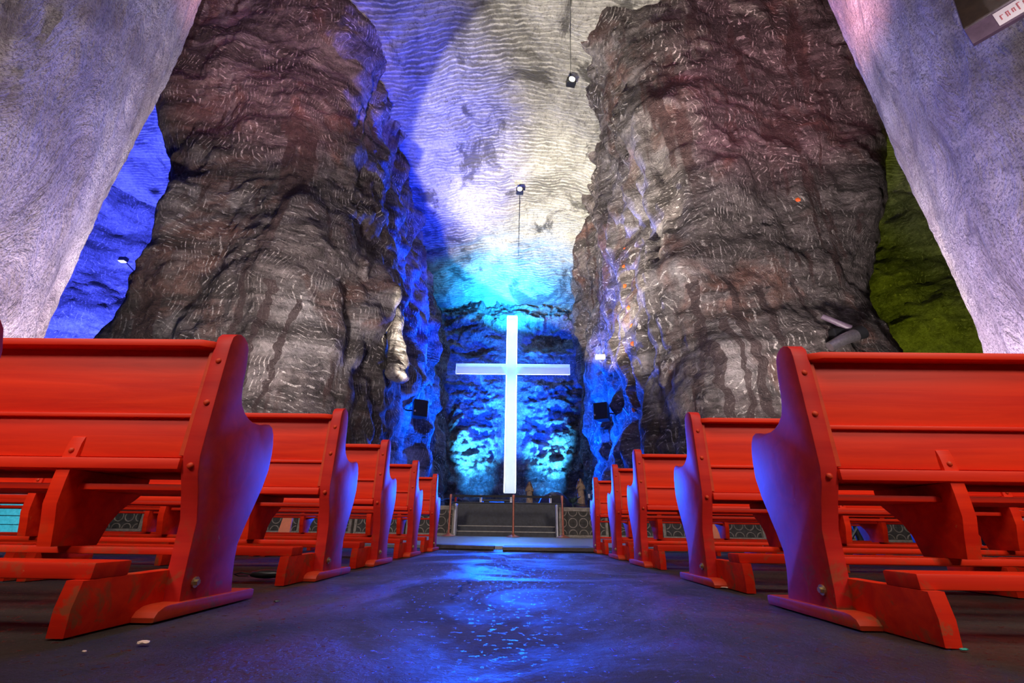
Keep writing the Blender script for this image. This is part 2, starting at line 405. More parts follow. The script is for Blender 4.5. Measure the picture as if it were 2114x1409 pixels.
def plain(name, col, rough=.5, metal=0, bumpy=0, emit=None, es=0, var=.25, spec=.5):
    m, nt, b = newmat(name)
    pos = N(nt, 'ShaderNodeNewGeometry').outputs['Position']
    n = noise(nt, pos, 14, 5, .65)
    base = mix(nt, ramp(nt, n, [(.3, 0.0), (.7, 1.0)]), tuple(x * (1 - var) for x in col), tuple(min(1, x * (1 + var)) for x in col))
    nt.links.new(base, b.inputs['Base Color']); b.inputs['Roughness'].default_value = rough; b.inputs['Metallic'].default_value = metal
    b.inputs['Specular IOR Level'].default_value = spec
    if bumpy: nt.links.new(bump(nt, b, noise(nt, pos, 30, 5, .7), bumpy, .01), b.inputs['Normal'])
    if emit: b.inputs['Emission Color'].default_value = emit + (1,); b.inputs['Emission Strength'].default_value = es
    return m
STONE = plain('relief_stone', (.30, .26, .21), .8, bumpy=.6, var=.4)
STONE_D = plain('relief_ground', (.060, .054, .048), .85, bumpy=.6, var=.4)
MARBLE = plain('dark_marble', (.022, .022, .036), .4, bumpy=.1, var=.6)
NOSING = plain('pale_nosing', (.42, .38, .33), .6)
BLACK = plain('black_plastic', (.012, .012, .014), .4)
BLACKCLOTH = plain('black_belt', (.010, .011, .020), .7)
COPPER = plain('copper_post', (.50, .17, .11), .35, .55)
WHITE = plain('cross_plaster', (.80, .80, .78), .6, var=.06)
STRIP = plain('led_strip', (.9, .95, 1), .4, emit=(.82, .95, 1.0), es=8)
SALMON = plain('salmon_wood', (.75, .22, .12), .45, var=.08)
PLATF = plain('platform_grey', (.24, .24, .25), .4, bumpy=.4)
MAT = plain('rubber_mat', (.06, .045, .05), .5, bumpy=.9)
STATUE = plain('statue_ochre', (.42, .28, .15), .6, var=.4)
STATUE_D = plain('statue_brown', (.15, .08, .06), .6, var=.4)
LEAF = plain('leaf', (.03, .07, .05), .5)
METAL = plain('brushed_metal', (.55, .5, .55), .3, .9)
BRASS = plain('brass', (.55, .42, .22), .35, .8)
ORANGE = plain('orange_paint', (.90, .14, .03), .6)
LAMPF = plain('lamp_face', (.9, .9, .8), .4, emit=(1, .95, .8), es=1.2)
LABELW = plain('label_white', (.80, .78, .78), .5, var=.04)
LABELR = plain('label_print', (.55, .16, .18), .6)
SCREEN = plain('display_brown', (.040, .030, .014), .25)
FRAME = plain('display_frame', (.13, .09, .13), .45)
CHIP = plain('plaster_chip', (.75, .52, .40), .7)
CHAIRW = plain('chair_pink_wood', (.62, .28, .22), .45, var=.1)
PLANKM = plain('pale_plank', (.42, .45, .45), .6, bumpy=.3)
CABLEY = plain('yellow_cable', (.70, .58, .32), .5)
WPAINT = plain('white_paint', (.78, .78, .80), .5, var=.05)
COL_C = {}

# ------------------------------------------------------------------ cave shell
def spaced(a, b, n): return np.linspace(a, b, n)
def nonuni(br):
    out = []
    for a, b, st in br: out += list(np.arange(a, b, st))
    out.append(br[-1][1]); return np.array(out)

def interp(z, tab):
    zs = [t[0] for t in tab]; vs_ = [t[1] for t in tab]
    k = np.interp(z, zs, vs_)
    return k
OUT_L = [(0, 18.5), (3, 17.8), (5, 17.0), (7, 16.1), (8.6, 15.3), (10.5, 15.1), (12, 15.6), (14, 16.2), (17, 17.2), (20.5, 18.8), (24, 21), (30, 24)]
OUT_R = [(0, 15.4), (4, 14.8), (6.5, 14.2), (9.3, 14.3), (11.7, 15.0), (14, 16.0), (17, 17.4), (20.5, 18.8), (24, 21), (30, 24)]
IN_L = [(0, 5.5), (6, 5.6), (12, 6.1), (17, 6.8), (21, 7.7), (25, 8.0), (30, 8.0)]
IN_R = [(0, 4.9), (6, 5.0), (12, 5.2), (20, 5.3), (30, 5.3)]
def pillar(name, sg, OUT, IN, R_in, seed, GZ, GD, mat):
    # plan path: back outer -> front outer corner -> front inner corner -> back inner
    zz = nonuni([(-.3, 30, .13)])
    Yf, Yb, Ro = 14.0, 40.0, 2.2
    ts = []
    segs = [(0, np.arange(0, 1, .04)), (1, np.linspace(0, 1, 26, endpoint=False)), (2, np.linspace(0, 1, 84, endpoint=False)),
            (3, np.linspace(0, 1, 46, endpoint=False)), (4, np.linspace(0, 1, 110))]
    cols = []
    for z in zz:
        xo, xi = interp(z, OUT), interp(z, IN)
        yf = Yf - .10 * max(0, z - 18) - .5 * max(0, 1 - z / 6)
        row = []
        for k, t in segs:
            if k == 0: row += [(xo, Yb + (yf + Ro - Yb) * q) for q in t]
            if k == 1: row += [(xo - Ro + Ro * math.cos(q * PI / 2), yf + Ro - Ro * math.sin(q * PI / 2)) for q in t]
            if k == 2: row += [(xo - Ro + (xi + R_in - xo + Ro) * q, yf) for q in t]
            if k == 3: row += [(xi + R_in - R_in * math.sin(q * PI / 2), yf + R_in * 1.25 * (1 - math.cos(q * PI / 2))) for q in t]
            if k == 4: row += [(xi, yf + R_in * 1.25 + (Yb - yf - R_in * 1.25) * q) for q in t]
        gz = GZ(z)
        row = [(x - gz * math.exp(-max(0, y - 14) / GD) * min(1, max(0, 1 - (x - xi) / 6)), y) for x, y in row]
        cols.append([(sg * x, y, z) for x, y in row])
    P = np.array(cols).transpose(1, 0, 2)
    n = normals_of(P) * (1 if sg > 0 else -1)
    # big undulation, ledges (layers), crumbly detail
    d = .75 * fbm(P, (4.5, 4.5, 6), 3, seed) + .07 * fbm(P, (3.5, 3.5, 1.3), 4, seed + 1, ridge=True) + .08 * fbm(P, (1.4, 1.4, 3.0), 4, seed + 3, ridge=True) + .10 * fbm(P, .6, 3, seed + 2)
    amp = np.clip((P[..., 1] - 14.5) / 3, 0, 1)[..., None]
    side = (np.abs(P[..., 0]) < 8).astype(float) * np.clip((P[..., 1] - 14.2) / 2, 0, 1)
    d = d + side * (.55 * fbm(P, (1.6, 1.6, 5), 3, seed + 5, ridge=True))
    P2 = P + n * d[..., None]
    P2[..., 2] = P[..., 2] + .25 * fbm(P, 2.0, 2, seed + 7)
    return grid_mesh(name, P2, mat, True, flip=(sg > 0))
W_L = pillar('wall_left', -1, OUT_L, IN_L, 3.4, 1, lambda z: 2.6 * min(1, max(0, (z - 22.3) / 2.2)), 2.0, PILLAR)
W_R = pillar('wall_right', 1, OUT_R, IN_R, 3.0, 11, lambda z: .55 * max(0, z - 19.5), 5.0, PILLAR_R)
for o in (W_L, W_R): tag(o, kind='structure')

# ceiling
xs = nonuni([(-46, -24, .9), (-24, -8, .35), (-8, 8, .11), (8, 24, .35), (24, 46, .9)])
ys = nonuni([(-18, 9, .8), (9, 38, .14), (38, 46, 1.0)])
X, Y = np.meshgrid(xs, ys, indexing='ij')
Zc = np.interp(Y, [-18, 13, 22, 30, 36, 46], [27, 25.0, 23.6, 22.0, 20.6, 19.5])
P = np.stack([X, Y, Zc], -1)
d = .55 * fbm(P, 5.5, 3, 21) + .16 * fbm(P, (2.2, 1.3, 2), 4, 22, ridge=True) + .035 * fbm(P, (.9, .32, 1), 2, 23, ridge=True)
cv = .9 * np.clip(1 - (np.abs(X + .3) / 6.2) ** 2, 0, 1) + 4.5 * np.clip((np.abs(X + .8) - 7.6) / 4, 0, 1)
P[..., 2] += d + cv - .5
CE = grid_mesh('ceiling', P, CEIL, True, flip=True); tag(CE, kind='structure')

# back wall with a cross shaped opening, cell edges aligned on the cross
CX, CZ0, CZ1 = -.58, 2.9, 18.7        # shaft
HW = .48; AX0, AX1, AZ0, AZ1 = -5.55, 4.62, 12.86, 13.86
CXL, CXR = CX - HW, CX + HW
def cuts(a, b, st, marks):
    ms = [a] + [m for m in sorted(marks) if a < m < b] + [b]; out = []
    for p, q in zip(ms, ms[1:]):
        n = max(1, int(round((q - p) / st))); out += list(np.linspace(p, q, n, endpoint=False))
    out.append(b); return np.array(out)
bx = cuts(-12, 11, .10, [AX0, AX1, CXL, CXR]); bz = cuts(-.3, 24, .10, [CZ0, CZ1, AZ0, AZ1])
X, Z = np.meshgrid(bx, bz, indexing='ij')
YB = 36.6
P = np.stack([X, np.full_like(X, YB), Z], -1)
def dist_box(x0, x1, z0, z1):
    dx = np.maximum(np.maximum(x0 - X, X - x1), 0); dz = np.maximum(np.maximum(z0 - Z, Z - z1), 0); return np.hypot(dx, dz)
dc = np.minimum(dist_box(CXL, CXR, CZ0, CZ1), dist_box(AX0, AX1, AZ0, AZ1))
fall = np.clip(dc / 1.2, 0, 1)
d = .9 * fbm(P, (3.5, 3, 3), 4, 31) + .5 * fbm(P, (1.4, 1, .9), 4, 32, ridge=True) + .20 * fbm(P, (.8, .8, 1.0), 4, 34, ridge=True) + .12 * fbm(P, .4, 3, 33)
# hollows left and right under the crown, rounded niche over the head of the cross
def blob(cx, cz, rx, rz, a): return a * np.exp(-((X - cx) / rx) ** 2 - ((Z - cz) / rz) ** 2)
d = d - blob(-3.9, 15.6, 1.3, 1.1, 2.0) - blob(3.1, 16.6, 1.9, 1.2, 2.2) - blob(-.6, 17.4, 1.7, 1.5, .9)
d = d + blob(-4.6, 5.5, 1.3, 3.5, .9) + blob(3.5, 6, 1.3, 4, .9)
shelf = np.clip((20.2 - Z) / .5, 0, 1)
P[..., 1] -= fall * d * .8 - (1 - shelf) * 0
P[..., 1] += np.clip(Z - 18.6, 0, 1.2) * 1.2 * fall
P[..., 1] -= np.clip(2.6 - Z, 0, 3) * .5 * fall
cellx = (bx[:-1] + bx[1:]) / 2; cellz = (bz[:-1] + bz[1:]) / 2
CXm, CZm = np.meshgrid(cellx, cellz, indexing='ij')
inside = ((CXm > CXL) & (CXm < CXR) & (CZm > CZ0) & (CZm < CZ1)) | ((CXm > AX0) & (CXm < AX1) & (CZm > AZ0) & (CZm < AZ1))
WB = grid_mesh('wall_back', P, ALTAR_ROCK, True, mask=~inside); tag(WB, kind='structure')

# the cross: a deep white trough cut through the rock
cr = empty('cross', (CX, YB, CZ0), label='giant white illuminated cross hollowed into the blue lit rock wall', cat='cross')
out = [(CXL, CZ0), (CXR, CZ0), (CXR, AZ0), (AX1, AZ0), (AX1, AZ1), (CXR, AZ1), (CXR, CZ1), (CXL, CZ1), (CXL, AZ1), (AX0, AZ1), (AX0, AZ0), (CXL, AZ0)]
DEEP = .75
m = MB(); f0 = []; 
va = [m.bm.verts.new((x - CX, -.03, z - CZ0)) for x, z in out]; vb = [m.bm.verts.new((x - CX, DEEP, z - CZ0)) for x, z in out]
for i in range(12): m.bm.faces.new((va[i], vb[i], vb[(i + 1) % 12], va[(i + 1) % 12]))
m.build('reveal', WHITE, cr)
m = MB(); m.prism([(x - CX, z - CZ0) for x, z in out], DEEP, DEEP + .06, axis='Y'); m.build('back_panel', WHITE, cr)
def strip(x0, x1, z0, z1):
    MB().box(x0 - CX, x1 - CX, .05, .12, z0 - CZ0, z1 - CZ0).build('light_strip', STRIP, cr)
t = .05
strip(CXL, CXL + t, CZ0 + .1, AZ0 - .05); strip(CXR - t, CXR, CZ0 + .1, AZ0 - .05)
strip(CXL, CXL + t, AZ1 + .05, CZ1 - .1); strip(CXR - t, CXR, AZ1 + .05, CZ1 - .1)
strip(AX0 + .1, CXL - .05, AZ0, AZ0 + t); strip(CXR + .05, AX1 - .1, AZ0, AZ0 + t)

# side aisle rock, left and right, then the closing walls
def sheet(name, path, z1, mat, seed, ds=.35, amp=1.6, flip=False):
    pts = []
    for (x0, y0), (x1, y1) in zip(path, path[1:]):
        L = math.hypot(x1 - x0, y1 - y0); n = max(1, int(L / ds))
        pts += [(x0 + (x1 - x0) * k / n, y0 + (y1 - y0) * k / n) for k in range(n)]
    pts.append(path[-1])
    zz = np.arange(-.3, z1, ds)
    P = np.array([[(x, y, z) for z in zz] for x, y in pts], float)
    n = normals_of(P)
    d = amp * fbm(P, (6, 6, 4.5), 4, seed) + amp * .35 * fbm(P, (2, 2, 1.6), 4, seed + 1, ridge=True)
    P = P + n * d[..., None]
    o = grid_mesh(name, P, mat, True, flip=flip); tag(o, kind='structure'); return o
sheet('wall_far_left', [(-15, 41), (-21, 36), (-31, 31), (-43, 22)], 28, AISLE_ROCK, 41, .22, 1.0)
sheet('wall_far_right', [(16, 41), (20, 37), (28, 31), (43, 22)], 28, AISLE_ROCK, 51, .25)
sheet('wall_side_left', [(-43, 23), (-44, 0), (-30, -17)], 28, AISLE_ROCK, 61, 1.0)
sheet('wall_side_right', [(43, 23), (44, 0), (30, -17)], 28, AISLE_ROCK, 66, 1.0)
sheet('wall_front', [(-30, -17), (30, -17)], 28, AISLE_ROCK, 71, 1.0)

# floor
xs = nonuni([(-46, -4, 1.2), (-4, 4, .05), (4, 46, 1.2)]); ys = nonuni([(-18, .3, 1.0), (.3, 8, .05), (8, 42, 1.2)])
X, Y = np.meshgrid(xs, ys, indexing='ij'); P = np.stack([X, Y, np.zeros_like(X)], -1)
P[..., 2] += (.003 * fbm(P, .6, 3, 81) - .004) * (np.abs(X) < 4) * (Y < 8)
FL = grid_mesh('floor', P, FLOOR, True); tag(FL, kind='structure')

# the two broad plastered columns beside the pews
def column(name, cx, cy, seed, label, sg):
    zz = np.arange(-.1, 26.6, .11); th = np.linspace(0, 2 * PI, 300)
    P = np.zeros((len(th), len(zz), 3))
    T, Z = np.meshgrid(th, zz, indexing='ij')
    R = 4.0 + .35 * np.exp(-Z / 2.0) + .00 * Z + .9 * np.clip((Z - 17) / 9, 0, 1) ** 2
    P[..., 0] = cx + R * np.cos(T); P[..., 1] = cy + R * np.sin(T); P[..., 2] = Z
    n = np.stack([np.cos(T), np.sin(T), 0 * T], -1)
    # trowelled folds running diagonally round the shaft
    q = np.stack([R * (T * sg + .30 * Z / 4), Z * .28, 0 * T], -1)
    d = .055 * fbm(q, (.8, 2.6, 1), 4, seed, ridge=True) + .08 * fbm(P, 3.5, 2, seed + 1) + .02 * fbm(P, .35, 2, seed + 2)
    wr = (1 - np.cos(T)) / 2
    P = P + n * d[..., None]
    P[-1] = P[0]
    o = grid_mesh(name, P, COLUMN if sg > 0 else COLUMN_R, True, flip=False); tag(o, label, 'column'); return o
column('rock_column', -11.8, 4.5, 91, 'broad pale pinkish plastered column behind the left pews', 1)
column('rock_column', 11.55, 4.75, 95, 'broad pale lilac plastered column behind the right pews', -1)

# ------------------------------------------------------------------ pews
# profile of an end panel: (y, z), y measured from the far end of its foot
REAR = [(-.390, .034), (-.399, .082), (-.405, .164), (-.412, .263), (-.446, .352), (-.468, .398), (-.482, .454), (-.486, .58), (-.489, .707), (-.490, .80)]
FRONT = [(-.490, .838), (-.486, .868), (-.472, .885), (-.448, .895), (-.425, .893), (-.402, .882), (-.386, .861), (-.372, .80), (-.364, .73),
         (-.354, .69), (-.338, .658), (-.309, .635), (-.28, .622), (-.246, .615), (-.20, .617), (-.165, .628), (-.135, .633), (-.108, .625), (-.088, .602), (-.072, .56),
         (-.066, .525), (-.063, .46), (-.080, .39), (-.112, .31), (-.140, .244), (-.158, .19), (-.153, .13), (-.142, .085), (-.125, .034)]
def make_pew(sg, sup, kneel):
    """local frame: x=0 aisle face of the end panel, running to +x*sg; y=0 far end of the foot"""
    root = empty('pew', (0, 0, 0))
    L = 3.55; TH = .056
    def bx(name, x0, x1, y0, y1, z0, z1, bev, mat=PEW, par=root):
        a, b2 = sorted((x0 * sg, x1 * sg)); return MB().box(a, b2, y0, y1, z0, z1, bev).build(name, mat, par, smooth=35)
    def endpanel(x):
        a, b2 = sorted((x * sg, (x + TH) * sg))
        e = MB().prism(REAR + FRONT, a, b2, .004).build('end_panel', PEW_END_BLUE_LIT, root, smooth=35)
        for (y, z) in ((-.489, .776), (-.487, .628), (-.477, .424)):
            MB().ball(((x + .026) * sg, y, z), .0105, (1, .75, 1), 12).build('rivet', PEW_EDGE, e, smooth=True)
        fa, fb = sorted(((x - .014) * sg, (x + TH + .022) * sg))
        MB().prism([(-.495, .0), (-.497, .012), (-.488, .026), (-.465, .036), (-.44, .038), (-.02, .034), (-.004, .030), (.0, .016), (-.004, 0)], fa, fb, .005).build('foot', PEW_EDGE, e, smooth=35)
        bo = MB(); side = -1 if x < 1 else 1
        bxo = (x if side < 0 else x + TH) * sg
        bo.tube([(bxo, -.344, .085), (bxo + side * sg * .006, -.344, .085)], .016, 14)
        bo.tube([(bxo + side * sg * .006, -.344, .085), (bxo + side * sg * .014, -.344, .085)], .009, 6)
        bo.build('bolt', BRASS, e)
        # strip on the rear edge holding the boards
        cl = sorted(((x + TH - .002) * sg, (x + TH + .014) * sg))
        MB().prism([(-.481, .455), (-.484, .815), (-.462, .815), (-.458, .455)], cl[0], cl[1]).build('cleat', PEW_EDGE, e)
    endpanel(0); endpanel(L - TH)
    x0, x1 = TH, L - TH
    # top rail with rounded ends
    y0, y1 = -.515, -.425
    poly = [(sg * (x0 - .012), -.478), (sg * (x0 + .0), -.498), (sg * (x0 + .035), y0), (sg * (x1 - .035), y0), (sg * x1, -.498), (sg * x1, y1), (sg * (x0 - .012), y1)]
    if sg < 0: poly = poly[::-1]
    MB().prism(poly, .822, .848, .006, axis='Z').build('top_rail', PEW, root, smooth=35)
    bx('upper_back_board', x0, x1, -.470, -.448, .590, .824, .003)
    bx('moulding', x0, x1, -.482, -.440, .578, .592, .004)
    bx('lower_back_board', x0, x1, -.468, -.446, .450, .580, .003)
    bx('seat', x0, x1, -.489, -.135, .411, .446, .006)
    bx('book_shelf', x0, x1, -.430, -.200, .352, .371, .004)
    bx('stretcher', x0, x1, -.378, -.340, .163, .184, .004)
    for s in sup:
        a, b2 = sorted((s * sg, (s + .046) * sg))
        prof = [(-.445, .184), (-.462, .25), (-.479, .305), (-.481, .376), (-.480, .41), (-.479, .44), (-.476, .49), (-.471, .512), (-.462, .519), (-.452, .515), (-.448, .445),
                (-.44, .41), (-.15, .41), (-.15, .365), (-.19, .33), (-.235, .295), (-.265, .25), (-.285, .184)]
        sp = MB().prism(prof, a, b2, .003).build('middle_support', PEW, root, smooth=35)
        MB().ball(((s + .023) * sg, -.478, .468), .009, (1, .7, 1), 10).build('rivet', PEW_EDGE, sp, smooth=True)
    # kneelers hung behind
    for (k0, k1) in kneel:
        kn = MB().box(*sorted((k0 * sg, k1 * sg)), -.672, -.555, .121, .160, .007).build('kneeler', PEW, root, smooth=35)
        for kx in (k0 + .0, k1 - .044):
            a, b2 = sorted((kx * sg, (kx + .044) * sg))
            MB().prism([(-.690, .0), (-.697, .06), (-.690, .121), (-.38, .124), (-.372, .0)], a, b2, .003).build('kneeler_bracket', PEW, kn, smooth=35)
    return root
rows = {-1: [.86, 1.90, 2.96, 3.93, 5.05, 6.23], 1: [None, 1.966, 2.96, 4.24, 5.17, 6.39]}
AX = {-1: -1.0166, 1: .9919}
ORD = ['nearest', 'second', 'third', 'fourth', 'last']
for sg, side in ((-1, 'left'), (1, 'right')):
    proto = None
    for i, y in enumerate(rows[sg]):
        if y is None: continue
        if proto is None:
            proto = make_pew(sg, (.405, 1.6, 2.6), ((.05, 1.30), (1.36, 3.2))); o = proto
        else: o = copy_tree(proto)
        o.location = (AX[sg], y, 0)
        if sg < 0 and i == 0: lab = 'red wooden pew mostly out of frame, only its armrest tip at the left edge'
        else:
            n = {1: 'nearest whole', 2: 'second', 3: 'third', 4: 'fourth', 5: 'last and farthest'}[i]
            lab = f'{n} red wooden pew {side} of the aisle counting from the camera'
        tag(o, lab, 'pew', f'red pews {side} of the aisle')

# ------------------------------------------------------------------ platform, mats, barrier
pl = MB(); pl.prism([(6.9, -.01), (6.9, .035), (9.5, .085), (13, .09), (13, -.01)], -4.5, 4.5, axis='X')
o = pl.build('platform', PLATF); tag(o, kind='structure'); o.name = 'floor_platform'
def matt(x0, x1, y0, y1, tilt, label):
    m = MB(); n = 24
    m.box(x0, x1, y0, y1, .004, .052, .008)
    for v in m.bm.verts: v.co.z += .006 * math.sin(v.co.x * 9) * (v.co.z > .03)
    for v in m.bm.verts: v.co.y += tilt * (v.co.x - x0)
    o = m.build('rubber_mat', MAT); tag(o, label, 'mat', 'dark mats at the platform edge'); return o
matt(-1.28, -.30, 6.55, 6.88, -.18, 'dark rubber edging mat before the platform, left of the gap')
matt(-.18, 1.02, 6.18, 6.88, -.02, 'dark rubber edging mat before the platform, right of the gap')

def stanchion(x, y, z, label, h=.97, mat=COPPER, grp='copper barrier posts'):
    r = empty('barrier_post', (x, y, z), label=label, cat='barrier post', group=grp)
    MB().lathe([(.165, 0), (.165, .008), (.15, .016), (.06, .045), (.035, .07), (.028, .09)], n=28).build('base', mat, r, smooth=35)
    MB().lathe([(.027, .08), (.027, h - .10)], n=16).build('post', mat, r, smooth=35)
    MB().lathe([(.036, h - .10), (.038, h - .09), (.038, h - .015), (.030, h), (.012, h + .004)], n=16).build('belt_head', mat, r, smooth=35)
    return r
S = [(-1.675, 11.7), (-.085, 11.6), (1.14, 11.7)]
stanchion(*S[0], .09, 'copper barrier post at the left end of the belt')
stanchion(*S[1], .09, 'copper barrier post in the middle, in front of the steps')
stanchion(*S[2], .09, 'copper barrier post at the right end, before the patterned wall')
for (a, b2, nm) in ((0, 1, 'left'), (1, 2, 'right')):
    (xa, ya), (xb, yb) = S[a], S[b2]
    m = MB(); nseg = 10
    vsx = []
    for k in range(nseg + 1):
        t = k / nseg; x = xa + .04 + (xb - xa - .08) * t; y = ya + (yb - ya) * t; z = 1.03 - .012 * 4 * t * (1 - t)
        vsx.append([m.bm.verts.new((x, y - .002, z - .026)), m.bm.verts.new((x, y - .002, z + .026)), m.bm.verts.new((x, y + .002, z + .026)), m.bm.verts.new((x, y + .002, z - .026))])
    for p, q in zip(vsx, vsx[1:]):
        for k in range(4): m.bm.faces.new((p[k], p[(k + 1) % 4], q[(k + 1) % 4], q[k]))
    o = m.build('barrier_belt', BLACKCLOTH); tag(o, f'dark barrier belt stretched along the {nm} half of the altar steps', 'belt')
stanchion(-2.05, 15.5, .25, 'small red post beyond the altar wall, left', .98, PEW_EDGE, None)

# ------------------------------------------------------------------ relief wall
def quarter_tile(W=.272):
    m = MB(); m.box(-W / 2 + .002, W / 2 - .002, 0, .03, -W / 2 + .002, W / 2 - .002, 0)
    for sx in (-1, 1):
        for sz in (-1, 1):
            cx, cz = sx * W / 2, sz * W / 2
            ra, rb = .098, .122; n = 7; rings = []
            for k in range(n + 1):
                a = (PI / 2) * k / n; c, s = math.cos(a), math.sin(a)
                rings.append([m.bm.verts.new((cx - sx * r * c, yy, cz - sz * r * s)) for r, yy in ((ra, .0), (ra + .004, -.016), (rb - .004, -.016), (rb, .0))])
            fs = []
            for p, q in zip(rings, rings[1:]):
                for j in range(3):
                    ff = m.bm.faces.new((p[j], p[j + 1], q[j + 1], q[j])); ff.material_index = 1; fs.append(ff)
            bmesh.ops.recalc_face_normals(m.bm, faces=fs)
        m.box(sx * W / 2 - .007 if sx > 0 else -W / 2, sx * W / 2 if sx > 0 else -W / 2 + .007, -.010, .001, -W / 2, W / 2)
    me = bpy.data.meshes.new('tile'); 
    bmesh.ops.recalc_face_normals(m.bm, faces=list(m.bm.faces))
    m.bm.to_mesh(me); m.bm.free(); me.materials.append(STONE_D); me.materials.append(STONE); return me
TILE = quarter_tile()
def relief_wall(x_start, sg, npan, y0, slope, label):
    root = empty('relief_wall', (x_start, y0, .09), label=label, cat='wall')
    x = 0
    for k in range(npan):
        w_ = 1.26 + .03 * math.sin(k * 2.3)
        def fr():
            m = MB()
            a, b2 = sorted((x * sg, (x + w_) * sg))
            m.box(a, b2, .03, .16, 0, .72, .004)                # slab
            m.box(a, b2, -.02, .03, .62, .72, .006); m.box(a, b2, -.02, .03, 0, .06, .006)
            m.box(a, a + .07, -.018, .03, .06, .62, .004); m.box(b2 - .07, b2, -.018, .03, .06, .62, .004)
            return m
        p = fr().build('panel', STONE_D if False else STONE, root)
        p.location = (0, slope * x, 0)
        a = min(x * sg, (x + w_) * sg)
        for i in range(4):
            for j in range(2):
                t = bpy.data.objects.new('tile', TILE); COL.objects.link(t); t.parent = p
                t.location = (a + .086 + .272 * (i + .5), .0, .066 + .272 * (j + .5) + .003)
        x += w_ + .045
    m = MB(); a, b2 = sorted((0, x * sg)); m.box(a, b2, .16, .24, 0, .70); q = m.build('backing', STONE_D, root)
    return root
relief_wall(1.09, 1, 8, 12.2, -.03, 'long grey stone wall of circle relief tiles right of the altar steps')
relief_wall(-1.60, -1, 8, 12.2, -.05, 'long grey stone wall of circle relief tiles left of the altar steps')
# altar front between the two walls: steps with pale nosings, then a dark marble face
st = empty('altar_steps', (-.28, 12.2, .09), label='dark steps with pale nosings between the two relief walls', cat='steps')
for k in range(2):
    z = .10 + k * .135
    MB().box(-1.30, 1.30, .28 + .22 * k, 1.06, 0 if k == 0 else .10, z, .004).build('step', MARBLE, st)
    MB().box(-1.30, 1.30, .262 + .22 * k, .42 + .22 * k, z, z + .022, .003).build('nosing', NOSING, st)
for sx in (-1, 1):
    a, b2 = sorted((sx * 1.305, sx * 1.345)); MB().box(a, b2, -.02, .30, 0, .78, .004).build('jamb', WPAINT, st)
al = empty('altar', (-.28, 13.45, .09), label='dark marble slab altar standing above the altar steps', cat='altar')
MB().box(-1.6, 1.6, .0, .30, .14, .86, .01).build('slab', MARBLE, al)
MB().box(-1.65, 1.65, -.03, .36, .86, .885, .006).build('top_edge', MARBLE, al)
o = MB().box(-6, 6, 13.3, 40, -.02, .25).build('floor_sanctuary', PLATF); tag(o, kind='structure')
# rock mound at the foot of the cross
def mound(name, cx, cy, rx, ry, h, z0, mat, seed, label=None, cat=None, n=60, kind=None, jag=.12):
    th = np.linspace(0, 2 * PI, n * 2); rr = np.linspace(0, 1, n)
    T, R = np.meshgrid(th, rr, indexing='ij')
    P = np.stack([cx + rx * R * np.cos(T), cy + ry * R * np.sin(T), z0 + h * np.sqrt(np.clip(1 - R ** 2.2, 0, 1))], -1)
    P[-1] = P[0]
    P[..., 2] += jag * fbm(P, .5 * max(rx, .8), 4, seed) * (R < .97)
    P[-1] = P[0]
    o = grid_mesh(name, P, mat, True); tag(o, label, cat, kind=kind); return o
mound('rock_mound', -.6, 35.4, 5.0, 3.0, 1.3, .2, ALTAR_ROCK, 101, 'wide rock mound at the foot of the giant cross', 'rock', jag=.3)
mound('rock_dome', 1.38, 17.0, .82, .7, 1.35, .2, MARBLE, 105, 'dark rounded boulder behind the altar, right of the standing statue', 'rock', jag=.05)
mound('planter_mound', 2.2, 15.8, 1.1, .5, .75, .2, STONE_D, 106, 'low dark rock bank under the right hand statue', 'rock', jag=.08)

